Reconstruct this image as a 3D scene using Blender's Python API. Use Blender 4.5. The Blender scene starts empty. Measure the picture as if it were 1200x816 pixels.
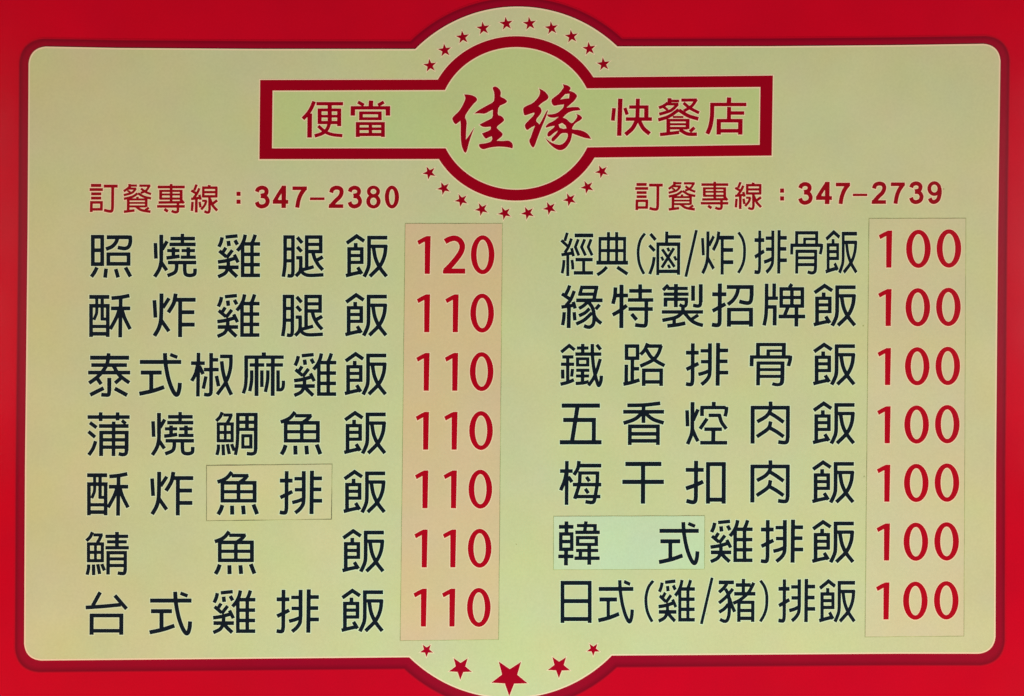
import bpy, bmesh, math
from mathutils import Vector
from mathutils.geometry import delaunay_2d_cdt

# ---------------------------------------------------------------- scene basics
S = bpy.context.scene
C = S.collection
MM = 0.001                       # one unit of the drawings below is one millimetre on the board
CX, CY, CZ = 600.0, 408.0, 1.5   # middle of the board face, 1.5 m above the floor

def P(x, y, d=0.0):
    """board drawing (millimetres from the top left) -> world; d = millimetres in front of the board"""
    return Vector(((x - CX) * MM, -d * MM, CZ + (CY - y) * MM))

cam_d = bpy.data.cameras.new('camera'); cam = bpy.data.objects.new('camera', cam_d); C.objects.link(cam)
cam_d.lens = 50.0; cam_d.sensor_width = 36.0
cam.location = (0.0, -1.2 * 50.0 / 36.0, CZ)
cam.rotation_euler = (math.radians(90), 0, 0)
cam_d.clip_start = 0.05; cam_d.clip_end = 50
S.camera = cam

w = bpy.data.worlds.new('World'); S.world = w; w.use_nodes = True
w.node_tree.nodes['Background'].inputs[0].default_value = (0.80, 0.86, 1.0, 1)
w.node_tree.nodes['Background'].inputs[1].default_value = 0.06

def area(name, loc, target, sx, sy, power, col):
    d = bpy.data.lights.new(name, 'AREA'); d.shape = 'RECTANGLE'; d.size = sx; d.size_y = sy
    d.energy = power; d.color = col
    o = bpy.data.objects.new(name, d); C.objects.link(o); o.location = loc
    o.rotation_euler = (Vector(target) - Vector(loc)).to_track_quat('-Z', 'Y').to_euler()
    return o
area('low_left_lamp', (-1.9, -1.8, -0.4), (-0.6, 0, 1.35), 0.8, 0.4, 56.5, (1.0, 0.896, 0.79))
area('low_right_lamp', (1.9, -1.8, -0.4), (0.6, 0, 1.35), 0.8, 0.4, 60, (1.0, 0.934, 0.86))
area('upper_front_lamp', (0.1, -3.2, 4.3), (0, 0, 1.5), 1.2, 0.7, 10.5, (1.0, 0.62, 0.78))
# added side lamps that put a faint haze in the gloss of the sides
area('left_haze_lamp', (-1.62, -1.9, 1.72), (-0.50, 0, 1.60), 0.5, 0.85, 3.1, (0.95, 1.0, 0.88))
area('right_haze_lamp', (1.62, -1.9, 1.72), (0.50, 0, 1.60), 0.5, 0.85, 4.7, (1.0, 0.84, 0.86))
def spot(name, loc, target, power, col, ang):
    d = bpy.data.lights.new(name, 'SPOT'); d.energy = power; d.color = col; d.shadow_soft_size = 0.12
    d.spot_size = math.radians(ang); d.spot_blend = 1.0
    o = bpy.data.objects.new(name, d); C.objects.link(o); o.location = loc
    o.rotation_euler = (Vector(target) - Vector(loc)).to_track_quat('-Z', 'Y').to_euler()
spot('green_tint_spot', (0.07, -1.5, -0.15), (0.07, 0, 1.42), 66, (0.06, 0.90, 0.95), 40)  # added spot that tints the board's middle green

S.view_settings.view_transform = 'Standard'; S.view_settings.look = 'None'
S.view_settings.exposure = 0.10; S.view_settings.gamma = 1.0; S.view_settings.use_curve_mapping = False

# ---------------------------------------------------------------- materials
def lin(r, g, b):
    f = lambda v: (v / 255 / 12.92) if v / 255 <= 0.04045 else ((v / 255 + 0.055) / 1.055) ** 2.4
    return (f(r), f(g), f(b), 1)

def mat(name, col, rough=0.4, spec=0.3, var=0.0, col2=None, scale=6.0, bump=0.0, specks=False, fade=None):
    m = bpy.data.materials.new(name); m.use_nodes = True
    nt = m.node_tree; N = nt.nodes; L = nt.links
    b = N['Principled BSDF']
    b.inputs['Roughness'].default_value = rough
    b.inputs['Specular IOR Level'].default_value = spec * 0.8
    tc = N.new('ShaderNodeTexCoord'); geo = N.new('ShaderNodeNewGeometry')
    src = None
    if var > 0:
        n = N.new('ShaderNodeTexNoise'); n.inputs['Scale'].default_value = scale
        n.inputs['Detail'].default_value = 6; n.inputs['Roughness'].default_value = 0.62
        L.new(geo.outputs['Position'], n.inputs['Vector'])
        r = N.new('ShaderNodeMapRange'); r.inputs[1].default_value = 0.32; r.inputs[2].default_value = 0.68
        L.new(n.outputs['Fac'], r.inputs[0])
        mx = N.new('ShaderNodeMix'); mx.data_type = 'RGBA'
        mx.inputs[6].default_value = col
        c2 = col2 or tuple(c * (1 - var) for c in col[:3]) + (1,)
        mx.inputs[7].default_value = c2
        L.new(r.outputs[0], mx.inputs[0]); src = mx.outputs[2]
        n2 = N.new('ShaderNodeTexNoise'); n2.inputs['Scale'].default_value = 420; n2.inputs['Detail'].default_value = 3
        L.new(geo.outputs['Position'], n2.inputs['Vector'])
        r2 = N.new('ShaderNodeMapRange'); r2.inputs[3].default_value = 0.93; r2.inputs[4].default_value = 1.07
        L.new(n2.outputs['Fac'], r2.inputs[0])
        ml = N.new('ShaderNodeVectorMath'); ml.operation = 'SCALE'
        L.new(src, ml.inputs[0]); L.new(r2.outputs[0], ml.inputs['Scale']); src = ml.outputs[0]
        n3 = N.new('ShaderNodeTexNoise'); n3.inputs['Scale'].default_value = 13; n3.inputs['Detail'].default_value = 3
        of = N.new('ShaderNodeVectorMath'); of.inputs[1].default_value = (7.3, 2.1, 4.7); L.new(geo.outputs['Position'], of.inputs[0])
        L.new(of.outputs[0], n3.inputs['Vector'])
        sp = N.new('ShaderNodeSeparateColor'); L.new(n3.outputs['Color'], sp.inputs[0])
        cc = N.new('ShaderNodeCombineXYZ')
        for k, a in enumerate((0.10, 0.08, 0.16)):
            q = N.new('ShaderNodeMapRange'); q.inputs[1].default_value = 0.25; q.inputs[2].default_value = 0.75
            q.inputs[3].default_value = 1 - a / 2; q.inputs[4].default_value = 1 + a / 2
            L.new(sp.outputs[k], q.inputs[0]); L.new(q.outputs[0], cc.inputs[k])
        mm = N.new('ShaderNodeVectorMath'); mm.operation = 'MULTIPLY'
        L.new(src, mm.inputs[0]); L.new(cc.outputs[0], mm.inputs[1]); src = mm.outputs[0]
        rr = N.new('ShaderNodeMapRange'); rr.inputs[3].default_value = rough - 0.06; rr.inputs[4].default_value = rough + 0.08
        L.new(n.outputs['Fac'], rr.inputs[0]); L.new(rr.outputs[0], b.inputs['Roughness'])
    if specks:
        v = N.new('ShaderNodeTexVoronoi'); v.inputs['Scale'].default_value = 16
        v.inputs['Randomness'].default_value = 1.0
        L.new(geo.outputs['Position'], v.inputs['Vector'])
        lt = N.new('ShaderNodeMath'); lt.operation = 'LESS_THAN'; lt.inputs[1].default_value = 0.018
        L.new(v.outputs['Distance'], lt.inputs[0])
        k = N.new('ShaderNodeMath'); k.operation = 'MULTIPLY'; k.inputs[1].default_value = 0.55
        L.new(lt.outputs[0], k.inputs[0])
        mx = N.new('ShaderNodeMix'); mx.data_type = 'RGBA'
        if src: L.new(src, mx.inputs[6])
        else: mx.inputs[6].default_value = col
        mx.inputs[7].default_value = lin(90, 80, 50)
        L.new(k.outputs[0], mx.inputs[0]); src = mx.outputs[2]
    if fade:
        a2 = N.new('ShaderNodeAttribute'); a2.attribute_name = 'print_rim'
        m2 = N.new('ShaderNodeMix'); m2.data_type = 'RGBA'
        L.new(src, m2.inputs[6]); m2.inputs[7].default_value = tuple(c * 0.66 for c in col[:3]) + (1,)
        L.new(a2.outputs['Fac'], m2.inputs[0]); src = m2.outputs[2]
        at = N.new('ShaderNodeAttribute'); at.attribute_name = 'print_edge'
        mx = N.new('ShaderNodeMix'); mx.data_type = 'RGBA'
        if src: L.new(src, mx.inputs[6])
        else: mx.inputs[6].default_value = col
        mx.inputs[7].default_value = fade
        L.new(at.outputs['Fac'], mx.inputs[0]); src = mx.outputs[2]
    if src: L.new(src, b.inputs['Base Color'])
    else: b.inputs['Base Color'].default_value = col
    if bump > 0:
        n = N.new('ShaderNodeTexNoise'); n.inputs['Scale'].default_value = 900; n.inputs['Detail'].default_value = 2
        L.new(geo.outputs['Position'], n.inputs['Vector'])
        bp = N.new('ShaderNodeBump'); bp.inputs['Strength'].default_value = bump; bp.inputs['Distance'].default_value = 0.0004
        L.new(n.outputs['Fac'], bp.inputs['Height'])
        nb = N.new('ShaderNodeTexNoise'); nb.inputs['Scale'].default_value = 7; nb.inputs['Detail'].default_value = 1
        L.new(geo.outputs['Position'], nb.inputs['Vector'])
        b2 = N.new('ShaderNodeBump'); b2.inputs['Strength'].default_value = 0.5; b2.inputs['Distance'].default_value = 0.004
        L.new(nb.outputs['Fac'], b2.inputs['Height']); L.new(bp.outputs[0], b2.inputs['Normal']); L.new(b2.outputs[0], b.inputs['Normal'])
    return m

RED = (0.635, 0.0008, 0.014, 1)
M = dict(
    red=mat('red_acrylic', RED, 0.18, 0.35, 0.10, scale=4, bump=0.03),
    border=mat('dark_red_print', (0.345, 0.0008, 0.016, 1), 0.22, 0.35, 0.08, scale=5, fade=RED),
    cream=mat('cream_acrylic', (0.636, 0.560, 0.290, 1), 0.30, 0.30, 0.05, col2=(0.612, 0.568, 0.288, 1), scale=3.2, bump=0.02),
    green=mat('pale_green_print', (0.545, 0.572, 0.236, 1), 0.30, 0.30, 0.05, col2=(0.568, 0.565, 0.238, 1), scale=7),
    frame=mat('crimson_print', (0.345, 0.0006, 0.010, 1), 0.22, 0.16, 0.08, scale=9),
    star=mat('crimson_lit_star_print', (0.415, 0.0008, 0.014, 1), 0.22, 0.16, 0.08, scale=9),  # lower stars' crimson, with the stronger light down there put into the colour
    ink=mat('blue_black_vinyl', (0.0075, 0.0115, 0.019, 1), 0.28, 0.14, 0.25, scale=30),
    red_ink=mat('red_vinyl', (0.475, 0.0010, 0.010, 1), 0.25, 0.22, 0.08, scale=30),
    deep_ink=mat('deep_red_vinyl', (0.335, 0.0025, 0.008, 1), 0.25, 0.22, 0.08, scale=30),
    key_pale=mat('pale_keyline', (0.72, 0.72, 0.45, 1), 0.42, 0.3),
    key_pink=mat('pinkish_keyline', (0.90, 0.63, 0.40, 1), 0.42, 0.3),
    strip_tan=mat('tan_price_paper', (0.705, 0.462, 0.258, 1), 0.55, 0.22, 0.05, col2=(0.690, 0.480, 0.262, 1), scale=5),
    strip_cream=mat('cream_price_paper', (0.665, 0.532, 0.300, 1), 0.55, 0.22, 0.05, col2=(0.650, 0.545, 0.300, 1), scale=5),
    patch_cream=mat('cream_patch_paper', (0.655, 0.540, 0.282, 1), 0.55, 0.22, 0.05, col2=(0.640, 0.555, 0.285, 1), scale=9),
    patch_green=mat('pale_green_patch_paper', (0.600, 0.625, 0.375, 1), 0.5, 0.25, 0.05, col2=(0.585, 0.615, 0.368, 1), scale=9),
    grime=mat('brown_edge_grime', (0.30, 0.27, 0.12, 1), 0.8, 0.1, 0.3, col2=(0.52, 0.50, 0.21, 1), scale=26),
    grime_dark=mat('dark_edge_grime', (0.06, 0.05, 0.025, 1), 0.8, 0.1, 0.3, col2=(0.56, 0.50, 0.23, 1), scale=17),
    plastic=mat('dark_red_trim', (0.20, 0.001, 0.006, 1), 0.4, 0.4),
)

# ---------------------------------------------------------------- drawing helpers
def pts(s): return [tuple(float(v) for v in p.split(',')) for p in s.split()]

def smooth(p, n=6):
    q = [(2 * p[0][0] - p[1][0], 2 * p[0][1] - p[1][1])] + p + [(2 * p[-1][0] - p[-2][0], 2 * p[-1][1] - p[-2][1])]
    out = []
    for i in range(1, len(q) - 2):
        for k in range(n):
            t = k / n
            out.append(tuple(0.5 * (2 * q[i][a] + (q[i + 1][a] - q[i - 1][a]) * t
                + (2 * q[i - 1][a] - 5 * q[i][a] + 4 * q[i + 1][a] - q[i + 2][a]) * t * t
                + (3 * q[i][a] - q[i - 1][a] - 3 * q[i + 1][a] + q[i + 2][a]) * t ** 3) for a in (0, 1)))
    out.append(p[-1])
    return out

def ribbon(p, w, ext=0.0, closed=False):
    """quads of a flat-ended pen stroke of width w along p"""
    p = [Vector(a) for a in p]
    if ext and not closed:
        p[0] = p[0] + (p[0] - p[1]).normalized() * ext
        p[-1] = p[-1] + (p[-1] - p[-2]).normalized() * ext
    n = len(p); L, R = [], []
    for i in range(n):
        a = (p[i] - p[i - 1]).normalized() if (i > 0 or closed) else None
        b = (p[(i + 1) % n] - p[i]).normalized() if (i < n - 1 or closed) else None
        if a is None: a = b
        if b is None: b = a
        t = (a + b)
        t = t.normalized() if t.length > 1e-6 else a
        m = Vector((-t.y, t.x)); c = max(0.45, m.dot(Vector((-a.y, a.x))))
        L.append(p[i] + m * (w / 2 / c)); R.append(p[i] - m * (w / 2 / c))
    rng = range(n if closed else n - 1)
    return [[L[i], L[(i + 1) % n], R[(i + 1) % n], R[i]] for i in rng]

def ring(cx, cy, ro, ri, n=44):
    e = lambda r, k: Vector((cx + r[0] * math.cos(2 * math.pi * k / n), cy + r[1] * math.sin(2 * math.pi * k / n)))
    return [[e(ro, k), e(ro, k + 1), e(ri, k + 1), e(ri, k)] for k in range(n)]

BOLD = 4.0
def shapes(spec, w0, grow=0.0):
    """spec: strokes separated by ';'. prefixes: ~ smooth, # filled polygon, - hole, O ring (cx,cy ro ri); w<n> first word = width"""
    solid, holes = [], []
    for s in spec.split(';'):
        s = s.strip()
        if not s: continue
        w = w0
        if s[0] == 'w':
            h, s = s.split(' ', 1); w = float(h[1:]); s = s.strip()
        if s[0] == 'O':
            a = pts(s[1:]); solid += ring(a[0][0], a[0][1], (a[1][0] + grow, a[1][1] + grow), (a[2][0] - grow, a[2][1] - grow)); continue
        if s[0] == '#' or s[0] == '-':
            q = pts(s[1:]); q = soften(q) if len(q) > 12 else q
            if s[0] == '#':
                solid.append([Vector(v) for v in q])
                if grow: solid += ribbon(q, 2 * grow, closed=True)
            else:
                hv = [Vector(v) for v in q]
                if grow:
                    mid = sum(hv, Vector((0, 0))) / len(hv); hv = [mid + (v - mid) * 0.62 for v in hv]
                holes.append(hv)
            continue
        q = pts(s.lstrip('~'))
        if s[0] == '~' : q = smooth(q)
        solid += ribbon(q, w + BOLD + 2 * grow, grow)
    return solid, holes

def soften(q):
    out = []
    n = len(q)
    for i in range(n):
        a, b, c = q[i - 1], q[i], q[(i + 1) % n]
        va = Vector(a) - Vector(b); vc = Vector(c) - Vector(b)
        if va.length < 1e-6 or vc.length < 1e-6 or va.angle(vc) < math.radians(88): out.append(b); continue
        k = 0.22
        out += [tuple(Vector(b) + va * k), tuple(Vector(b) + vc * k)]
    return out

def ccw(f):
    a = sum(f[i][0] * f[(i + 1) % len(f)][1] - f[(i + 1) % len(f)][0] * f[i][1] for i in range(len(f)))
    return f if a > 0 else f[::-1]

def union(solid, holes=()):
    """one flat triangulation of overlapping outlines, minus the holes"""
    vs, fs = [], []
    for f in list(solid) + list(holes):
        f = ccw(f); k = len(vs)
        vs += [Vector((v[0], v[1])) for v in f]; fs.append(list(range(k, k + len(f))))
    r = delaunay_2d_cdt(vs, [], fs, 1, 1e-3)
    boxes = lambda fl: [(min(v[0] for v in f), max(v[0] for v in f), min(v[1] for v in f), max(v[1] for v in f), f) for f in fl]
    sb, hb = boxes(solid), boxes(holes)
    def inside(x, y, bl):
        for x0, x1, y0, y1, f in bl:
            if x < x0 or x > x1 or y < y0 or y > y1: continue
            c = False; j = len(f) - 1
            for i in range(len(f)):
                if (f[i][1] > y) != (f[j][1] > y) and x < (f[j][0] - f[i][0]) * (y - f[i][1]) / (f[j][1] - f[i][1]) + f[i][0]: c = not c
                j = i
            if c: return True
        return False
    tri = []
    for t in r[2]:
        x = sum(r[0][i][0] for i in t) / len(t); y = sum(r[0][i][1] for i in t) / len(t)
        if inside(x, y, sb) and not inside(x, y, hb): tri.append(t)
    return r[0], tri

def add_plate(bm, vs, tri, top, bottom, mi, to=lambda x, y, d: P(x, y, d)):
    """front face at depth top, side walls down to bottom"""
    used = sorted({i for t in tri for i in t}); mp = {}
    for i in used: mp[i] = bm.verts.new(to(vs[i][0], vs[i][1], top))
    cnt = {}
    for t in tri:
        a = ccw([vs[i] for i in t]); tt = t if a[0] is vs[t[0]] or a == [vs[i] for i in t] else t[::-1]
        # drawing y runs down, so counter-clockwise in the drawing faces away: flip
        try: f = bm.faces.new([mp[i] for i in tt[::-1]])
        except ValueError: continue
        f.material_index = mi
        for k in range(len(tt)):
            e = (tt[k], tt[(k + 1) % len(tt)]); cnt[e] = cnt.get(e, 0) + 1
    lo = {}
    for (a, b) in cnt:
        if (b, a) in cnt: continue
        for i in (a, b):
            if i not in lo: lo[i] = bm.verts.new(to(vs[i][0], vs[i][1], bottom))
        try: f = bm.faces.new([mp[a], mp[b], lo[b], lo[a]])
        except ValueError: continue
        f.material_index = mi

def finish(bm, name, mats, parent=None, **props):
    me = bpy.data.meshes.new(name); bm.to_mesh(me); bm.free()
    for m in mats: me.materials.append(m)
    return link(me, name, parent, **props)

def link(me, name, parent=None, **props):
    o = bpy.data.objects.new(name, me); C.objects.link(o)
    for k, v in props.items(): o[k] = v
    if parent: o.parent = parent
    return o

# ---------------------------------------------------------------- the characters, drawn stroke by stroke
G = {}
def glyph(ch, ox, oy, sc, w, spec): G[ch] = (ox, oy, sc, w, spec)

glyph('照', 95, 268, 12, 50, '170,95 170,525;302,95 302,525;145,118 327,118;170,307 302,307;145,502 327,502;w52 365,124 670,124;~695,118 698,170 690,225 665,265 620,282 565,276 520,267;#640,98 700,98 718,104 724,122 724,150 660,150;~518,130 495,195 440,255 355,292;388,340 388,525;672,340 672,525;w46 365,362 697,362;365,498 697,498;~228,548 195,615 150,680;357,565 342,693;492,570 525,690;628,548 700,678')
glyph('燒', 172, 268, 12, 48, '125,205 133,425;w52 208,88 208,380;w50 ~208,370 206,460 180,570 115,680;290,180 222,295;210,480 285,590;335,143 682,143;322,225 692,225;w46 505,75 505,245;w42 290,312 465,312;378,265 378,405;~280,415 370,405 465,390;w42 492,312 682,312;588,265 588,410;w44 482,405 694,405;300,480 700,480;~422,480 422,560 395,620 295,665;537,480 537,590;~537,580 548,640 590,660 640,658 675,640 682,600 682,565')
glyph('雞', 246, 268, 12, 48, '~175,125 160,190 130,260;w46 222,122 392,105;w50 262,175 272,250;355,165 390,230;w46 228,270 190,330;w46 135,315 235,400;w46 320,305 235,415;~115,472 230,455 372,415;w46 345,368 400,480;w50 120,547 408,547;262,440 262,570;~262,550 215,630 118,680;w50 ~265,560 320,620 385,680;~500,88 480,170 440,250 388,315;463,215 463,685;~640,88 620,150 598,200;595,190 595,660;490,218 710,218;463,365 706,365;463,510 706,510;440,660 708,660')
glyph('腿', 321, 268, 12, 48, '160,100 160,400;~160,390 155,540 135,680;135,122 295,122;270,100 270,610;~270,600 262,655 235,668 193,662;w44 160,290 270,290;w44 160,455 270,455;330,125 400,205;330,258 392,328;w46 315,412 402,412;380,400 380,560;~380,550 365,610 310,672;463,100 463,570;440,122 683,122;660,100 660,348;w44 463,225 660,225;463,325 685,325;w46 ~405,580 480,562 563,538;~550,335 575,420 625,510 690,585;690,400 610,445;w46 ~385,590 420,635 500,660 700,652')
glyph('飯', 396, 268, 12, 50, '125,208 265,108 372,180;252,205 252,275;160,265 160,660;w46 135,288 360,288;w48 337,265 337,500;w44 160,382 337,382;w44 160,478 360,478;w48 ~113,665 210,640 325,615;w48 280,545 338,640;w50 415,130 697,130;440,110 440,370;~440,360 435,520 405,610 370,680;w46 440,252 690,252;~676,240 655,390 590,530 450,675;#655,232 698,232 692,280 650,276;~502,270 530,420 590,550 685,675')
glyph('酥', 95, 336, 12, 48, 'w52 120,147 402,147;w40 ~225,170 225,350 210,410 185,470;w44 302,170 302,475;w40 285,458 365,458;145,245 145,710;w50 120,272 408,272;380,245 380,710;w44 145,562 380,562;w50 145,665 380,665;w50 ~432,165 560,152 685,128;w50 562,150 554,715;w50 425,308 697,308;~540,330 500,440 415,600;~580,330 620,450 695,600')
glyph('炸', 170, 336, 12, 53, 'w50 135,192 150,438;235,98 232,360;~232,350 225,480 195,590 135,695;w48 342,165 255,300;w50 235,480 340,630;~435,100 412,220 375,295 330,365;430,187 715,187;498,190 496,712;500,362 697,362;500,536 702,536')
glyph('泰', 94, 405, 12, 50, 'w54 143,173 692,173;160,277 662,277;115,382 708,382;~405,110 385,250 330,350 240,450 130,530;~470,285 540,400 610,465 695,525;240,460 300,545;570,465 495,530;w54 413,455 413,640;~413,630 405,690 370,697 300,692;w52 335,600 145,695;w52 490,605 665,700')
glyph('式', 154, 405, 12, 54, '122,233 705,233;135,382 430,382;283,382 283,630;~115,680 300,640 465,585;~475,108 485,260 520,450 570,600 620,685 655,685 678,610 685,525;w46 548,128 650,168')
glyph('椒', 216, 405, 12, 48, '98,250 292,250;203,103 194,718;~190,280 160,400 108,500;215,290 268,405;w50 381,107 379,640;~379,630 372,678 340,695 280,688;400,203 480,203;278,340 487,340;w46 308,435 270,610;455,428 485,575;505,155 682,155;~660,140 650,330 590,510 465,690;w50 ~528,222 550,380 595,540 665,695')
glyph('麻', 275, 405, 12, 46, '145,165 693,165;w56 413,98 413,165;w50 165,145 165,450;~165,440 155,570 125,675;213,275 420,275;w52 312,185 310,712;~242,350 240,500 215,645;385,350 385,585;445,275 683,275;w52 540,185 537,710;~470,350 465,500 435,655;613,350 613,645;w44 ~595,623 655,622 680,595 688,550 688,495')
glyph('蒲', 94, 475, 12, 48, '108,167 700,167;292,100 292,225;530,100 530,215;140,245 235,315;120,370 215,450;~222,505 185,610 125,700;w50 268,293 685,293;w44 590,215 645,260;475,230 472,715;w52 300,362 298,715;278,385 682,385;w52 658,362 656,640;~656,630 645,680 600,694 545,682;w46 320,487 640,487;w46 320,590 640,590')
glyph('鯛', 244, 475, 12, 44, '~200,98 170,165 115,222;w40 215,138 345,138;~328,130 305,190 270,250;w42 145,245 145,520;w42 125,264 365,264;w42 340,245 340,520;w42 125,500 362,500;w38 243,262 243,500;w42 145,383 340,383;~147,552 145,620 125,700;212,552 218,705;272,545 300,688;~332,545 350,595 370,640;w48 420,108 418,400;~418,390 410,560 385,700;w46 398,132 697,132;w50 672,108 670,620;w46 ~670,610 660,665 620,684 545,680;w50 548,132 548,340;w46 420,240 670,240;w42 420,340 670,340;w42 490,410 490,608;w44 602,410 602,608;w42 470,430 622,430;w42 470,588 622,588')
glyph('魚', 320, 475, 12, 50, '~312,95 250,170 185,210 110,237;w46 310,148 545,148;w48 ~535,138 500,185 425,240;180,240 180,522;w50 160,248 658,248;w52 632,225 632,522;w48 158,500 656,500;406,248 406,500;w44 180,373 632,373;w54 ~180,560 155,630 120,692;w54 315,568 318,695;w54 470,568 480,692;w54 615,552 668,688')
glyph('排', 320, 544, 12, 50, '195,98 191,630;~191,620 180,675 150,684 97,676;w52 98,232 278,232;105,470 275,385;w52 435,98 434,480;~434,470 425,560 380,630 315,685;w46 303,205 435,205;w46 308,360 433,360;w48 ~272,540 350,520 425,490;w54 550,92 543,702;560,200 692,200;560,355 683,355;560,515 693,515')
glyph('鯖', 92, 614, 12, 44, '~200,115 170,182 115,237;w40 215,155 345,155;~328,147 305,205 270,265;w42 145,262 145,535;w42 125,282 365,282;w42 340,262 340,535;w42 125,517 362,517;w38 243,280 243,517;w42 145,400 340,400;~147,570 145,635 125,715;215,570 218,720;275,565 302,705;~332,563 350,610 370,655;383,175 703,175;w42 405,252 683,252;383,335 712,335;w50 545,112 545,335;w46 422,382 420,712;w46 400,405 685,405;662,382 662,640;w46 ~662,630 650,690 610,697 555,690;w42 422,492 662,492;422,585 662,585')
glyph('台', 92, 684, 12, 50, '310,120 205,310;~105,335 360,318 600,295;515,165 680,355;w54 190,425 188,718;165,447 635,447;w54 607,425 605,718;w48 190,662 605,662')
glyph('經', 646, 264, 12, 38, '225,108 190,225;140,215 232,300;~283,190 245,300 190,390;w42 142,420 290,395;285,325 312,440;~178,492 170,590 152,680;232,410 232,718;~290,490 300,560 303,625;w50 328,147 590,147;380,200 338,310 388,430;470,200 425,310 482,430;560,200 518,310 575,428;w46 340,487 582,487;w40 455,487 455,670;w46 315,673 588,673')
glyph('典', 684, 264, 12, 38, 'w40 348,100 345,530;w40 463,100 462,530;w36 228,170 225,530;575,170 573,530;w48 210,193 597,193;w42 228,360 575,360;w52 177,530 623,530;w44 ~325,590 265,650 190,702;w46 470,592 615,690')
glyph('(', 740, 264, 12, 36, '~188,118 130,200 100,300 92,400 105,520 135,610 175,688')
glyph('滷', 740, 264, 12, 40, 'w42 265,125 338,210;w42 250,285 325,365;~318,450 300,560 255,690;495,92 492,250;w46 510,167 695,167;w38 370,250 368,705;w48 350,270 685,270;662,250 660,700;w46 370,652 660,652;w38 430,340 605,590;w38 595,325 425,600;w36 505,320 530,370;w34 420,445 445,500;w34 600,440 628,498;w34 513,560 540,608')
glyph('/', 796, 264, 12, 36, '240,72 90,728')
glyph(')', 856, 264, 12, 36, '~110,103 165,190 192,290 195,400 185,500 155,590 108,674')
glyph('骨', 916, 264, 12, 38, 'w40 208,88 207,280;w44 190,110 508,110;w40 490,88 488,280;w36 320,180 318,280;w34 300,197 488,197;w46 122,285 560,285;140,262 138,415;~560,266 556,330 538,412;212,350 208,683;w44 195,370 492,370;w40 475,350 473,600;w42 ~473,590 462,655 420,674 362,660;w40 210,462 475,462;w42 210,557 475,557')
glyph('緣', 648, 326, 12, 46, '~235,105 215,160 180,232;125,222 240,300;~300,182 250,300 185,390;118,410 305,382;285,335 312,430;~158,480 150,580 135,665;w52 225,400 220,705;297,480 308,597;w44 410,110 372,250;w48 395,134 637,134;w48 614,115 575,310;w44 355,228 590,228;w50 325,315 697,315;~490,335 430,390 365,430;~515,430 450,490 365,532;~548,490 440,590 325,648;w48 ~490,330 555,420 578,540 568,640 530,685 485,690 435,672;w48 ~570,520 620,590 680,640;655,375 600,440')
glyph('特', 708, 326, 12, 50, '~158,132 150,250 122,365;160,247 335,247;w54 243,95 240,705;~118,520 220,460 318,385;350,182 670,182;505,90 505,310;w48 332,310 690,310;340,437 683,437;592,320 590,620;~590,610 578,665 530,672 432,660;385,505 455,590')
glyph('製', 766, 326, 12, 46, '205,98 130,172;w44 190,148 478,148;w44 137,228 490,228;w52 312,85 310,412;w44 145,300 480,300;w50 165,280 165,405;458,280 458,345;w44 ~458,335 450,385 410,398 360,375;w50 552,108 552,322;w52 660,88 660,340;~660,330 648,385 610,395 552,385;112,478 693,478;w50 410,400 410,480;w48 ~400,490 310,555 120,597;287,560 287,655;w50 ~190,675 320,660 445,635;w48 ~430,490 520,590 600,640 692,667;w44 625,520 530,582')
glyph('招', 824, 326, 12, 54, '233,78 230,600;~230,590 222,650 185,665 120,655;w52 125,230 325,230;w50 130,465 312,365;w52 330,128 707,128;w50 ~492,145 470,230 420,310 345,375;680,105 679,250;w52 ~679,240 668,320 640,350 590,350 505,330;362,422 360,685;w48 340,445 697,445;670,422 670,685;362,630 670,630')
glyph('牌', 884, 326, 12, 48, '170,80 168,380;~168,370 160,530 135,668;277,78 275,285;w46 180,285 330,285;180,408 312,408;w52 285,408 282,668;375,133 375,415;350,155 695,155;672,133 672,415;352,395 695,395;w46 525,85 490,135;525,155 525,395;w44 375,275 672,275;470,410 425,520;w50 337,542 713,542;w50 590,400 587,683')
glyph('鐵', 648, 395, 12, 44, '115,215 228,122 305,185;130,282 288,282;112,385 298,385;207,282 207,640;w46 135,460 138,587;w42 275,450 262,560;w46 ~105,665 200,642 295,605;w46 418,98 418,240;w42 335,157 500,157;w46 313,242 680,242;w42 345,290 345,415;w42 488,290 488,415;w38 325,308 510,308;w36 325,397 510,397;w42 325,470 512,470;w40 322,550 508,550;w46 415,470 415,650;~318,655 420,648 503,628;w46 ~553,100 556,280 580,480 630,665 655,670 675,610 680,545;~665,310 620,460 570,580 500,685;w46 615,110 670,180')
glyph('路', 721, 395, 12, 48, '157,108 157,322;133,130 335,130;312,108 312,322;135,300 335,300;240,310 238,625;260,448 335,448;155,390 152,650;~112,665 230,640 340,605;~455,90 415,180 355,250;450,130 655,130;~645,122 600,240 520,330 350,412;~435,180 500,280 590,350 692,405;400,447 398,690;375,470 670,470;645,447 643,690;400,633 645,633')
glyph('五', 648, 464, 12, 56, '122,138 660,138;345,150 268,640;143,340 603,340;w54 575,315 573,650;95,653 683,653')
glyph('香', 721, 464, 12, 50, '~168,135 400,130 632,105;110,225 685,225;397,130 395,382;~370,250 270,330 115,385;~425,250 530,330 680,382;205,408 203,692;180,430 622,430;598,408 598,692;205,535 598,535;205,633 598,633')
glyph('焢', 796, 464, 12, 48, '108,203 115,430;w52 185,88 183,330;w50 ~183,320 175,520 115,680;262,190 192,348;~182,465 220,560 262,640;w52 483,85 483,165;w46 295,165 650,165;w50 318,165 318,285;w48 ~663,155 658,220 642,290;w46 410,275 580,275;~560,265 592,370 660,465;390,320 290,465;350,470 598,470;w54 478,480 475,650;292,660 672,660')
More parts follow.
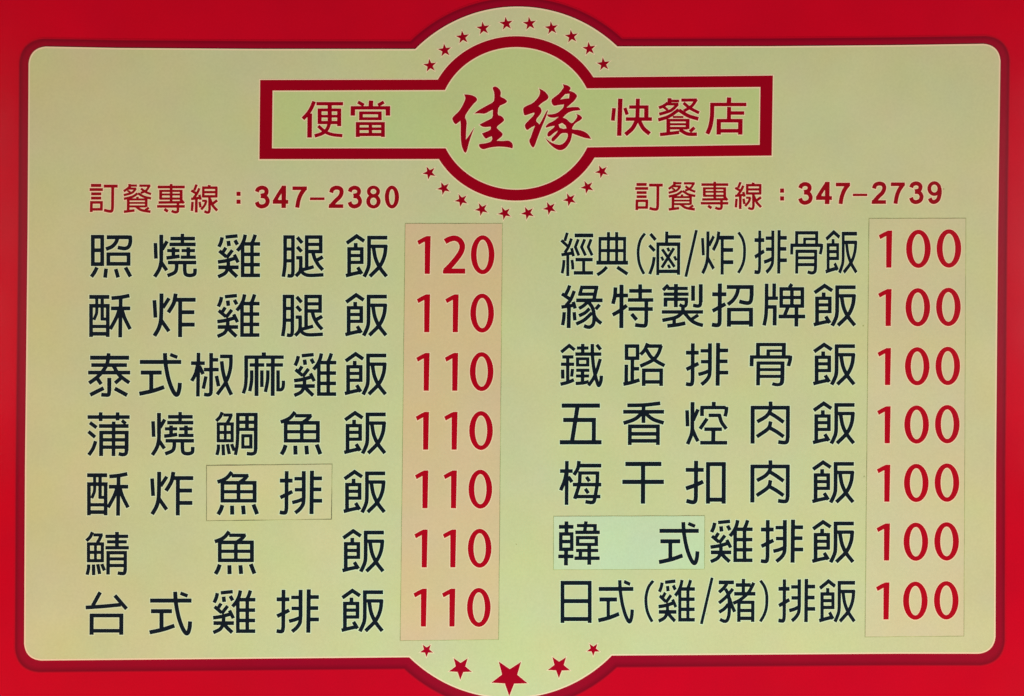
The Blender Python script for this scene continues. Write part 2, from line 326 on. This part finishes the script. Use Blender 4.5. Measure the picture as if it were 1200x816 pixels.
glyph('肉', 870, 464, 12, 50, 'w54 142,145 140,672;118,167 660,167;w52 637,145 635,590;~635,580 622,645 580,658 500,648;~393,80 390,200 330,290 205,365;~380,240 470,295 578,372;~395,360 360,460 200,575;~370,445 470,500 578,575')
glyph('梅', 648, 533, 12, 48, '98,230 278,230;195,88 190,705;~185,260 160,370 108,500;215,310 268,385;~365,88 350,190 295,285;w50 375,153 680,153;~380,245 372,400 345,500 305,620;w44 358,257 648,257;~627,240 618,430 590,600;~592,590 575,655 540,672 455,660;278,420 680,420;w46 320,588 667,588;w46 470,310 512,375;w46 453,478 497,542')
glyph('干', 721, 533, 12, 57, '140,130 648,130;98,382 683,382;390,140 388,688')
glyph('扣', 796, 533, 12, 54, '235,85 232,600;~232,590 222,650 185,668 98,648;w52 88,213 342,213;~92,475 220,430 335,378;403,108 402,688;378,132 652,132;625,108 622,688;402,632 622,632')
glyph('韓', 646, 602, 12, 46, 'w50 213,108 213,285;w50 107,185 312,185;133,262 133,525;110,285 310,285;287,262 287,525;110,500 310,500;133,392 287,392;w48 97,600 312,600;w52 208,520 206,727;488,108 470,245;w42 360,168 640,168;615,168 613,250;337,262 682,262;370,315 370,452;w44 348,337 655,337;632,315 632,452;w42 350,432 655,432;w50 533,440 533,718;w42 347,517 660,517;410,517 408,610;325,626 680,626')
glyph('日', 646, 670, 12, 50, '158,130 157,720;w54 135,157 562,157;540,130 540,720;w54 158,413 540,413;w54 158,665 540,665')
glyph('豬', 832, 670, 12, 44, 'w50 120,150 335,150;~235,170 190,230 125,290;~215,240 258,330 270,450 265,600 240,680 200,696 138,670;~320,240 230,350 125,440;~255,455 200,520 125,570;~270,370 300,460 345,565;w48 360,187 570,187;468,100 466,310;w48 337,310 637,310;~615,155 540,290 430,390 325,445;405,420 403,705;400,430 620,430;600,410 598,705;405,545 600,545;w46 405,655 600,655')
# header and telephone lines
glyph('便', 346, 106, 12, 50, '~268,160 230,250 180,330 110,405;w62 207,330 203,668;w44 300,192 675,192;w56 487,195 487,470;w46 ~485,460 450,550 380,610 275,645;w42 ~325,505 420,585 520,625 665,642;w52 345,262 345,478;w38 317,280 648,280;w54 620,262 620,508;w34 345,368 620,368;w42 345,457 620,457')
glyph('當', 400, 106, 12, 50, 'w44 235,168 318,215;w60 420,148 415,240;w44 600,168 518,215;w44 135,250 688,250;w60 165,232 163,360;w60 657,232 657,360;278,303 278,422;w38 253,322 568,322;543,303 543,422;w38 253,403 568,403;w52 233,450 232,660;w40 208,472 610,472;587,450 587,660;w46 410,472 410,625;w36 233,545 587,545;w42 233,625 587,625')
glyph('快', 707, 104, 12, 54, 'w50 150,278 133,455;w60 238,145 222,668;w44 302,275 335,370;w44 362,263 635,263;485,145 478,430;w58 605,240 603,420;w46 315,432 683,432;~475,440 410,560 310,650;~500,450 560,560 650,640')
glyph('餐', 762, 104, 12, 40, 'w52 270,138 268,205;w34 270,178 405,178;~245,205 190,245 120,275;w34 225,222 395,222;~385,222 290,310 125,365;w32 185,262 245,305;435,166 655,164;~650,155 580,250 470,320;~465,205 560,280 685,345;w44 ~400,300 260,395 110,445;w48 ~400,305 530,385 675,430;w26 315,403 465,403;w50 252,435 252,640;w34 230,448 550,448;w50 525,435 523,572;w28 255,505 525,505;w34 255,560 525,560;w44 ~135,650 270,635 405,618;w46 ~410,580 520,640 655,645;w44 620,552 555,610')
glyph('店', 817, 104, 12, 56, 'w60 447,128 442,225;w46 182,227 690,227;~210,210 205,400 180,540 140,640;w54 447,262 443,450;w46 470,347 660,347;w58 302,432 300,650;w46 275,455 635,455;w60 605,432 603,650;w48 300,597 605,597')
glyph('訂', 98, 206, 16, 46, 'w50 143,187 337,187;118,265 367,265;147,345 337,345;145,425 337,425;w44 153,485 148,685;w42 130,505 362,505;w44 342,485 338,655;w42 150,635 360,635;w48 383,200 645,200;w48 552,200 548,600;~548,590 535,662 480,670 390,648')
glyph('餐線', 138, 206, 16, 36, 'w44 230,160 228,235;w34 230,190 365,190;~215,228 165,265 118,297;w32 205,247 355,247;~345,248 270,325 118,370;w28 185,282 240,315;410,192 618,192;~603,185 540,280 435,330;~440,245 530,310 630,350;w38 ~378,335 280,400 120,440;w38 ~385,335 500,400 630,430;w40 375,400 375,450;w32 185,450 560,450;w44 203,440 200,665;w42 540,440 538,590;w28 200,515 540,515;w32 200,580 540,580;w40 ~120,680 220,668 320,655;w40 ~350,585 450,650 620,680;590,605 520,650')
glyph('專', 177, 206, 16, 42, 'w44 130,217 638,217;w44 382,160 382,510;w46 185,272 185,445;w34 165,290 590,290;w46 570,272 570,480;w30 185,357 570,357;w34 165,435 570,435;w40 145,507 600,502;w40 565,450 622,522;118,580 638,580;510,515 510,640;~511,630 500,678 450,688 390,665;w46 255,630 322,675')
glyph('線', 217, 206, 16, 40, '218,170 175,282;118,282 205,332;~272,240 230,330 165,425;~115,440 200,430 290,415;270,360 295,455;143,495 130,665;w44 215,430 212,695;275,495 292,600;w46 458,180 452,225;w42 322,230 607,230;345,215 342,410;590,215 588,410;w38 345,313 590,313;w40 325,392 605,392;w42 460,400 462,640;~462,630 450,685 410,692 365,670;w34 322,475 410,475;w38 ~400,472 375,550 305,640;w42 ~468,440 520,560 605,660;w42 605,465 520,530')
T = 13.333
glyph('t3', 265, 206, T, 60, '~485,255 505,212 560,190 615,207 634,250 612,298 545,318;~545,322 615,335 650,395 628,458 562,485 507,466 482,415')
glyph('t4', 265, 206, T, 60, 'w66 906,160 903,507;w54 ~905,175 830,290 765,400;w56 735,412 975,412;#885,160 935,160 935,240 870,240;#735,385 790,350 830,385 735,430')
glyph('t7', 340, 206, T, 62, 'w54 40,198 266,198;~245,190 175,290 135,395 115,507;#215,172 268,172 268,215 235,240 190,225')
glyph('t-', 340, 206, T, 38, '312,364 540,364')
glyph('t2', 340, 206, T, 60, '~645,268 665,215 725,190 788,208 806,262 780,330 710,400 650,470;w54 612,480 832,480;#608,507 608,480 625,445 690,455 690,507')
glyph('t8', 400, 206, T, 60, 'O 503,250 102,92 44,40;O 503,405 112,112 50,58')
glyph('t0', 400, 206, T, 60, 'O 792,338 112,180 44,124')
glyph('t9', 1020, 203, T, 60, 'O 995,245 110,116 50,62;~1078,240 1080,320 1055,415 1000,456 950,446 922,398')
glyph('t:', 265, 206, T, 62, '165,287 229,287;165,410 229,410')
D = 9.2308
glyph('1', 468, 255, D, 58, '#195,255 250,224 295,203 342,203 333,610 276,610 277,262 213,297')
glyph('2', 468, 255, D, 56, '~495,258 545,232 600,222 650,245 678,295 674,350 640,415 565,510 497,580;w52 480,582 712,582;#472,608 472,575 500,540 560,560 540,608')
glyph('0', 468, 255, D, 58, 'O 902,405 127,207 65,160')
glyph('佳', 520, 90, 8.16, 40, '#195,172 235,173 270,180 305,195 322,218 312,240 290,258 240,320 200,385 222,430 216,500 212,605 240,570 268,525 292,492 262,570 240,640 222,715 208,732 190,715 170,660 162,580 163,470 160,425 135,445 115,460 95,440 80,405 90,385 150,330 185,270 208,215 205,195;#468,105 490,95 515,105 540,130 548,160 540,195 580,210 610,238 590,258 525,285 514,370 545,375 570,395 580,420 560,440 520,470 505,490 530,515 565,545 560,570 530,595 505,615 560,618 620,612 650,630 662,655 658,688 600,675 520,670 440,680 375,700 345,680 335,655 345,645 400,640 450,625 465,600 460,572 430,583 405,597 385,580 365,545 430,520 450,505 450,480 405,485 370,482 343,462 360,450 430,415 468,395 470,318 440,332 410,350 385,358 340,353 293,355 330,325 400,285 478,245 485,200 482,150 470,125')
glyph('緣筆', 600, 90, 8.16, 40, '#258,115 310,140 345,180 350,200 335,225 290,250 252,285 275,300 285,330 270,365 235,405 230,430 255,450 262,460 290,410 315,360 335,325 345,325 320,400 295,460 270,520 240,600 215,670 200,683 180,660 162,615 180,580 200,520 220,470 180,490 145,517 125,490 122,460 150,430 210,370 215,345 180,355 120,377 110,350 105,305 130,285 200,255 240,215 265,175 268,140;#485,75 530,85 560,105 558,125 545,138 590,150 627,185 600,230 560,265 520,300 580,292 640,293 655,322 640,325 580,330 530,350 485,395 520,405 555,440 575,450 615,405 625,375 612,358 650,370 673,395 660,415 600,450 575,490 575,508 640,510 700,530 735,560 755,597 700,590 640,570 575,545 572,570 560,620 520,680 480,705 440,705 390,675 345,630 317,588 370,630 420,650 460,655 500,635 530,590 535,545 500,540 470,545 430,590 395,625 375,615 378,590 420,550 440,518 400,540 370,570 345,577 335,560 345,530 400,490 408,472 360,480 325,492 320,480 345,450 400,425 448,385 400,397 350,390 332,365 400,360 440,345 490,300 497,268 440,275 400,283 380,260 375,225 395,205 450,165 485,120 495,100;-508,170 550,165 545,210 510,212 460,222;-445,460 480,445 512,470 522,497 490,502 455,490')

cache = {}
def glyph_mesh(ch, ink, key, kw):
    """mesh centred on the glyph's own box; returns mesh, box centre, box size (mm)"""
    k = (ch, ink, key, kw)
    if k in cache: return cache[k]
    ox, oy, sc, w, spec = G[ch]
    global BOLD
    BOLD = 8.0 if sc == 16 else 4.0
    vs, tri = union(*shapes(spec, w))
    xs = [v[0] for t in tri for v in (vs[i] for i in t)]; ys = [v[1] for t in tri for v in (vs[i] for i in t)]
    x0, x1, y0, y1 = min(xs), max(xs), min(ys), max(ys)
    cx, cy = (x0 + x1) / 2, (y0 + y1) / 2
    to = lambda x, y, d: Vector(((x - cx) / sc * MM, -d * MM, -(y - cy) / sc * MM))
    bm = bmesh.new()
    add_plate(bm, vs, tri, 0.22, 0.0, 0, to)
    if kw:
        s2, h2 = shapes(spec, w, kw * sc)
        v2, t2 = union(s2, h2)
        add_plate(bm, v2, t2, 0.07, 0.0, 1, to)
    me = bpy.data.meshes.new('character'); bm.to_mesh(me); bm.free()
    me.materials.append(M[ink]); me.materials.append(M[key])
    cache[k] = (me, (ox + cx / sc, oy + cy / sc), ((x1 - x0) / sc, (y1 - y0) / sc))
    return cache[k]

NAME = {'(': 'parenthesis', ')': 'parenthesis', '/': 'slash', 't:': 'colon', 't-': 'hyphen'}
def put(ch, parent, d, ink='ink', key='key_pale', box=None, off=None, kw=0.95, label=None):
    me, c, sz = glyph_mesh(ch, ink, key, kw)
    nm = NAME.get(ch) or ('digit' if ch in '012' or ch[0] == 't' else 'character')
    o = link(me, nm, parent)
    cx, cy = c; sx = sy = 1.0
    if off: cx += off[0]; cy += off[1]
    if box:
        x0, y0, x1, y1 = box; cx, cy = (x0 + x1) / 2, (y0 + y1) / 2
        sx = (x1 - x0) / sz[0]; sy = (y1 - y0) / sz[1]
    pw = parent.matrix_basis.translation
    o.location = P(cx, cy, d) - pw
    if parent.parent: o.location -= parent.parent.matrix_basis.translation
    o.scale = (sx, 1, sy)
    if label: o['label'] = label
    return o

# ---------------------------------------------------------------- the board
board = bpy.data.objects.new('menu_board', None); C.objects.link(board)
board.location = P(600, 1000, -15)
board['label'] = 'red restaurant menu board with a cream panel of Chinese dish names and a round header'
board['category'] = 'menu board'
BO = board.location.copy()
def at(x, y, d): return P(x, y, d) - BO      # children live in the board's own space

# red backing: a thick acrylic sheet, rounded at the rim, running on past the photo's edge
bm = bmesh.new()
bmesh.ops.create_cube(bm, size=1)
for v in bm.verts:
    v.co = at(600 + v.co.x * 1640, 408 - v.co.z * 1180, -15 - 30 * v.co.y)
bmesh.ops.bevel(bm, geom=bm.edges[:], offset=0.005, segments=3, affect='EDGES')
finish(bm, 'backing', [M['red']], board)

def arc(cx, cy, rx, ry, a0, a1, n):
    return [(cx + rx * math.cos(a0 + (a1 - a0) * k / n), cy + ry * math.sin(a0 + (a1 - a0) * k / n)) for k in range(n + 1)]
def corner(p, a, b, r, n=9):
    """round a corner p between directions to a and b"""
    p, a, b = Vector(p), Vector(a), Vector(b)
    ua, ub = (a - p).normalized(), (b - p).normalized()
    s, e = p + ua * r, p + ub * r
    return [tuple((1 - t) ** 2 * s + 2 * t * (1 - t) * (p + (s + e - 2 * p) * 0.085) + t * t * e) for t in [k / n for k in range(n + 1)]]

def outline(dl, dt, db, rt, rb, r):
    """panel outline grown by dl left/right, dt on top, db below; rt, rb = radii of the two bulges"""
    TL, TR, BR, BL = (34.9 - dl, 55.9 - dt), (1171.3 + dl, 52.6 - dt), (1165.2 + dl, 765.0 + db), (29.4 - dl, 773.3 + db)
    out = corner(TL, BL, TR, r)
    out += [(140, 57.5 - dt), (300, 58.6 - dt)]
    cy = 177.5; cx = 606.6
    yl, yr = 58.7 - dt, 55.7 - dt
    a0 = math.atan2(yl - cy, -math.sqrt(rt ** 2 - (yl - cy) ** 2)); a1 = math.atan2(yr - cy, math.sqrt(rt ** 2 - (yr - cy) ** 2))
    out += arc(cx, cy, rt, rt, a0, a1, 36)
    out += [(900, 55.5 - dt), (1050, 54.2 - dt)]
    out += corner(TR, TL, BR, r)
    out += [(1168.2 + dl, 272), (1165.9 + dl, 544)]
    out += corner(BR, TR, BL, r)
    cy = 650.7; cx = 597.3
    yl, yr = 769.3 + db, 767.3 + db
    a0 = math.atan2(yr - cy, math.sqrt(rb ** 2 - (yr - cy) ** 2)); a1 = math.atan2(yl - cy, -math.sqrt(rb ** 2 - (yl - cy) ** 2))
    out += [(1050, 765.1 + db)] + arc(cx, cy, rb, rb, a0, a1, 36) + [(300, 770.9 + db)]
    out += corner(BL, BR, TL, r)
    out += [(30.6 - dl, 544), (33.6 - dl, 272)]
    return out

inner = outline(0, 0, 0, 168.5, 166.8, 19)
# dark red printed border: an even band and a soft printed rim
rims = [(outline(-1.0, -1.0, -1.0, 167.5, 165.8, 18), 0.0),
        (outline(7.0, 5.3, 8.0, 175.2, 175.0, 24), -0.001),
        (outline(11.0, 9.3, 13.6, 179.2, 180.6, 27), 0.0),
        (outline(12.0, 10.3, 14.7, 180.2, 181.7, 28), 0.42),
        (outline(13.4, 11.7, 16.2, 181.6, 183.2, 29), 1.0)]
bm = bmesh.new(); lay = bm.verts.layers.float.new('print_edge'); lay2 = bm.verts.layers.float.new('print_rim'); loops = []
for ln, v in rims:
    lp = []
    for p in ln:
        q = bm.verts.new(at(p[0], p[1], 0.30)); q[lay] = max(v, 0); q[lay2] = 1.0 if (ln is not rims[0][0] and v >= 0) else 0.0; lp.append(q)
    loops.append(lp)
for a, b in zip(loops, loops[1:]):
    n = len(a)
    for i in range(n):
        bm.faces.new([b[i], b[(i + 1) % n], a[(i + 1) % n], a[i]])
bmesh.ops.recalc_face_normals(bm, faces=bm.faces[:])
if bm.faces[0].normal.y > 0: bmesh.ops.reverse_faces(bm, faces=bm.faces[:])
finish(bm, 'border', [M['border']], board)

# cream panel, 1.2 mm proud, with its pinkish keyline along the rim
vs, tri = union([[Vector(p) for p in inner]])
bm = bmesh.new(); add_plate(bm, vs, tri, 1.2, 0.0, 0, at)
v2, t2 = union(ribbon(inner, 1.7, closed=True))
add_plate(bm, v2, t2, 1.27, 0.32, 1, at)
panel = finish(bm, 'cream_panel', [M['cream'], M['key_pink']], board)
PD = 1.2

# header: pale green fill inside a crimson frame (bar + oval)
EC, EIN, EOUT = (605.0, 139.2), (91.0, 83.5), (104.2, 96.3)
def ell(r, y, side): return EC[0] + side * r[0] * math.sqrt(max(0, 1 - ((y - EC[1]) / r[1]) ** 2))
def header(r, tl, tr, br, bl, jt, jb):
    """frame edge: corners, y of the joints with the oval (left, right) top and bottom"""
    ang = lambda y, s: math.atan2((y - EC[1]) / r[1], s * math.sqrt(1 - ((y - EC[1]) / r[1]) ** 2))
    out = [tl] + arc(EC[0], EC[1], r[0], r[1], ang(jt[0], -1), ang(jt[1], 1), 40)
    out += [tr, br]
    a0, a1 = ang(jb[1], 1), ang(jb[0], -1)
    return out + arc(EC[0], EC[1], r[0], r[1], a0, a1, 40) + [bl]
ho = header(EOUT, (305.1, 94.2), (905.5, 89.0), (904.1, 182.8), (304.2, 186.9), (93.8, 91.1), (186.8, 185.1))
hi = header(EIN, (319.7, 106.6), (890.9, 102.4), (890.0, 170.2), (319.0, 174.3), (106.0, 104.0), (174.2, 173.1))
vs, tri = union([[Vector(p) for p in hi]])
bm = bmesh.new(); add_plate(bm, vs, tri, PD + 0.08, PD, 0, at)
finish(bm, 'header_fill', [M['green']], board)
n = len(ho)
vs, tri = union([[Vector(ho[i]), Vector(ho[(i + 1) % n]), Vector(hi[(i + 1) % n]), Vector(hi[i])] for i in range(n)])
bm = bmesh.new(); add_plate(bm, vs, tri, PD + 0.24, PD, 0, at)
v2, t2 = union(ribbon(ho, 2.7, closed=True) + ribbon(hi, 2.7, closed=True))
add_plate(bm, v2, t2, PD + 0.14, PD, 1, at)
finish(bm, 'header_frame', [M['frame'], M['key_pink']], board)

# stars
def star(x, y, r, tilt, up=True, q=0.40):
    p = []
    for k in range(10):
        a = math.radians((-90 if up else 90) + tilt + 36 * k); rr = r if k % 2 == 0 else r * q
        p.append((x + rr * math.cos(a), y + rr * math.sin(a)))
    vs, tri = union([[Vector(a) for a in p]])
    loc = lambda a, b, d: Vector(((a - x) * MM, -d * MM, -(b - y) * MM))
    bm = bmesh.new(); add_plate(bm, vs, tri, 0.22, 0, 0, loc)
    v2, t2 = union([[Vector(a) for a in p]] + ribbon(p, 2.0, closed=True))
    add_plate(bm, v2, t2, 0.07, 0, 1, loc)
    o = finish(bm, 'star', [M['star' if y > 500 else 'frame'], M['key_pink']], board)
    o.location = at(x, y, PD)
up = [(504, 77.3), (521.3, 59.5), (542.3, 44.2), (566.3, 33.7), (593.3, 28.2), (620.7, 28.2), (646.3, 33.4), (669.7, 43.2), (690.4, 57.5), (707.2, 75.7)]
dn = [(503.3, 202.8), (520.2, 221), (540.8, 235), (564.5, 245.6), (591.5, 250.2), (618.5, 250), (644.2, 244.4), (667.6, 234.2), (688.2, 219.6), (705.2, 201.4)]
for i, (x, y) in enumerate(up): star(x, y, 8.0, -7)
for i, (x, y) in enumerate(dn): star(x, y, 8.0, 11, False)
for x, y, r in ((500, 762.0, 7.9), (539.7, 782.6, 13.9), (597.2, 793.4, 22.2), (655.1, 781.0, 13.6), (695.2, 760.8, 7.8)):
    star(x, y, r, 1, False, 0.42)

# header lettering
for ch in '便當': put(ch, board, PD + 0.08, 'frame', 'key_pink')
for ch in '快餐店': put(ch, board, PD + 0.08, 'frame', 'key_pink')
put('佳', board, PD + 0.08, 'frame', 'key_pink', label='large crimson brush-written character at the left of the oval')
put('緣筆', board, PD + 0.08, 'frame', 'key_pink', label='large crimson brush-written character at the right of the oval')

# telephone lines
RI = dict(ink='deep_ink', key='key_pink', kw=1.0)
for ch in ('訂', '餐線', '專', '線', 't:'): put(ch, board, PD, **RI)
for ch, b in (('訂', (744.2, 214.8, 776.6, 247.4)), ('餐線', (782.6, 213.2, 815.2, 247.3)), ('專', (821, 213.3, 853.5, 246.6)),
              ('線', (860.6, 213.3, 892.8, 246.6)), ('t:', (913.9, 221.3, 918.6, 235.4))): put(ch, board, PD, box=b, **RI)
for ch, x0, x1 in (('t3', 298.8, 316.3), ('t4', 319.9, 338.1), ('t7', 342.9, 360.1), ('t2', 385.4, 402.9), ('t3', 407.6, 424.4), ('t8', 429.3, 446.2), ('t0', 451, 467.8)):
    t = 219 if ch == 't7' else 218
    put(ch, board, PD, box=(x0, t - 0.1, x1, 244.1 if ch in ('t7', 't4', 't2') else 244.7), **RI)
put('t-', board, PD, **RI)
for ch, x0, x1, e in (('t3', 935.1, 952.1, 0), ('t4', 956, 974.6, -.3), ('t7', 979.2, 996.1, -.1), ('t2', 1021.1, 1038.3, -.6), ('t7', 1043.6, 1060.3, -.4), ('t3', 1065, 1081.9, -.8), ('t9', 1086.4, 1103.3, -.9)):
    put(ch, board, PD, box=(x0, (214.6 if ch == 't7' else 213.7) + e, x1, (239.9 if ch in ('t7', 't4', 't2') else 240.4) + e), **RI)
put('t-', board, PD, box=(999.1, 227.4, 1016, 230.2), **RI)

# dish names, left column ('copy' rows give the shift from where the character is first drawn)
for ch in '照燒雞腿飯酥炸泰式椒麻蒲鯛魚鯖台': put(ch, board, PD)
for ch, dx, dy in (('雞', -.7, 69.9), ('腿', -.7, 69.6), ('飯', -.6, 69), ('雞', 89.2, 139), ('飯', -1.2, 138), ('燒', -2.7, 208.7), ('飯', -1.9, 207),
                   ('酥', -2.5, 208.8), ('炸', -2.7, 208.8), ('飯', -2.5, 276), ('魚', -77.2, 140), ('飯', -4, 345.3),
                   ('式', 12, 279.4), ('雞', -5.6, 416.6), ('排', -3.8, 139), ('飯', -5, 415.2)):
    put(ch, board, PD, off=(dx, dy))
# dish names, right column
for ch in '經典(滷/)骨緣特製招牌鐵路五香焢肉梅干扣日豬': put(ch, board, PD)
for ch, b in (('炸', (821.4, 271.3, 860, 322.1)), ('排', (883.6, 270, 921.9, 321.7)), ('飯', (966.8, 269.6, 1004.6, 321.2)),
              ('飯', (952.7, 332.4, 1003.2, 383.2)), ('排', (803.2, 402, 853.3, 453)), ('骨', (878.3, 402, 928.2, 453)), ('飯', (952.2, 401.4, 1002.4, 452.2)),
              ('飯', (951.8, 470.2, 1001.9, 521.2)), ('肉', (879.0, 539.5, 925.3, 590)), ('飯', (951, 539.2, 1001.2, 590.2)),
              ('雞', (831.7, 609, 881.8, 660.2)), ('排', (891, 609, 941, 660.2)), ('飯', (951, 609, 1001.1, 660.2)),
              ('式', (700.6, 679.6, 742.8, 730.8)), ('(', (755, 679.6, 766.8, 729.4)), ('雞', (770.9, 679, 814.2, 729.8)), ('/', (820.1, 676.6, 836, 731.6)),
              (')', (889.2, 679.4, 900.2, 729.2)), ('排', (911.6, 678.4, 955.1, 729.8)), ('飯', (959.2, 678.4, 1002.4, 729.8))):
    put(ch, board, PD, box=b)

# ---------------------------------------------------------------- things stuck on the board
def sheet(name, quad, m, grime, gw, label, cat, d=0.35, group=None):
    """a sheet of paper: base at the middle of its lower edge; grime has gathered along its cut edge"""
    q = [Vector(p) for p in quad]
    base = (q[2] + q[3]) / 2
    org = P(base.x, base.y, PD)
    to = lambda x, y, dd: P(x, y, dd) - org
    bm = bmesh.new()
    n = 14; rows = []
    # slightly uneven cut edges and a sheet that is not perfectly flat
    loop = []
    for k in range(4):
        a, b = q[k], q[(k + 1) % 4]
        for j in range(n):
            t = j / n
            loop.append(a + (b - a) * t + (Vector((math.sin(j * 2.1 + k * 5), math.cos(j * 1.7 + k * 3))) * 0.10 if j else Vector((0, 0))))
    vs, tri = union([loop]); add_plate(bm, vs, tri, PD + d, PD, 0, to)
    v2, t2 = union(ribbon(loop, gw, closed=True)); add_plate(bm, v2, t2, PD + 0.1, PD, 1, to)
    o = finish(bm, name, [M[m], M[grime]]); o.location = org
    o['label'] = label; o['category'] = cat
    if group: o['group'] = group
    return o

s1 = sheet('price_strip', [(475.3, 262.5), (588.4, 262.5), (583.9, 749.0), (469.5, 750.3)], 'strip_tan', 'grime', 1.7,
           'pinkish tan price strip with red prices 120 and 110 beside the left column of dishes', 'price strip', group='price strips beside the dish columns')
s2 = sheet('price_strip', [(1018.4, 256.6), (1131.0, 256.4), (1128.7, 744.9), (1013.8, 746.0)], 'strip_cream', 'grime', 1.7,
           'cream price strip with seven red prices of 100 beside the right column of dishes', 'price strip', group='price strips beside the dish columns')
p1 = sheet('patch_sticker', [(242.8, 545.9), (388.9, 544.3), (388.1, 607.9), (242.8, 609.8)], 'patch_cream', 'grime_dark', 1.9,
           'cream sticker with a thin dark outline covering two characters in the fifth dish line', 'sticker')
p2 = sheet('patch_sticker', [(649.0, 605.3), (825.3, 604.7), (825.0, 666.6), (648.9, 667.3)], 'patch_green', 'grime', 1.5,
           'pale green sticker with two widely spaced characters beside the right price strip', 'sticker')
SD = PD + 0.35
put('魚', p1, SD, off=(-74, 70.2)); put('排', p1, SD)
put('韓', p2, SD); put('式', p2, SD, box=(771.6, 611.6, 819.4, 662.4))
L1 = [489.1, 488.5, 487.9, 487.2, 486.4, 485.6, 484.6]
Y1 = [277.0, 345.3, 413.8, 482.8, 551.4, 620.6, 689.8]
R3 = dict(ink='red_ink', key='key_pink', kw=0.95)
for i in range(7):
    x, y = L1[i], Y1[i]
    put('1', s1, SD, box=(x, y, x + 15.7, y + 44.3), **R3)
    if i == 0: put('2', s1, SD, box=(519.1, 276.3, 545.3, 321.0), **R3)
    else: put('1', s1, SD, box=(x + 33.4, y, x + 49.1, y + 44.3), **R3)
    put('0', s1, SD, box=(x + 62.7, y - 0.9, x + 90.4, y + 44.7), **R3)
L2 = [1029.3, 1028.6, 1027.9, 1027.5, 1027.1, 1026.7, 1026.1]
Z1 = [1061.4, 1060.7, 1060.0, 1059.3, 1058.9, 1058.4, 1057.8]
Z2 = [1097.1, 1096.5, 1095.8, 1095.2, 1094.8, 1094.4, 1094.0]
Y2 = [270.6, 339.0, 408.1, 476.3, 544.7, 613.5, 682.5]
for i in range(7):
    y = Y2[i]
    put('1', s2, SD, box=(L2[i], y, L2[i] + 15.8, y + 43.3), **R3)
    put('0', s2, SD, box=(Z1[i], y - 1.0, Z1[i] + 28.8, y + 43.7), **R3)
    put('0', s2, SD, box=(Z2[i], y - 1.5, Z2[i] + 28.8, y + 43.4), **R3)

# a few specks of dirt on the cream panel
for k, (x, y, rr) in enumerate(((1105.5, 222, 0.9), (1012.3, 558.5, 0.9), (1011.2, 382, 1.0), (836.5, 304.5, 0.8), (828, 719.5, 0.7), (625, 45.5, 0.6), (312, 124, 0.7), (605, 638, 0.6))):
    bm = bmesh.new()
    vs = [bm.verts.new(Vector((rr * MM * math.cos(a) * (1 + 0.25 * math.sin(3 * a + k)), -0.00012, rr * MM * math.sin(a)))) for a in [2 * math.pi * j / 9 for j in range(9)]]
    f = bm.faces.new(vs)
    bm.normal_update()
    if f.normal.y > 0: bmesh.ops.reverse_faces(bm, faces=[f])
    o = finish(bm, 'dirt_speck', [M['grime']], board); o.location = at(x, y, PD + 0.02)
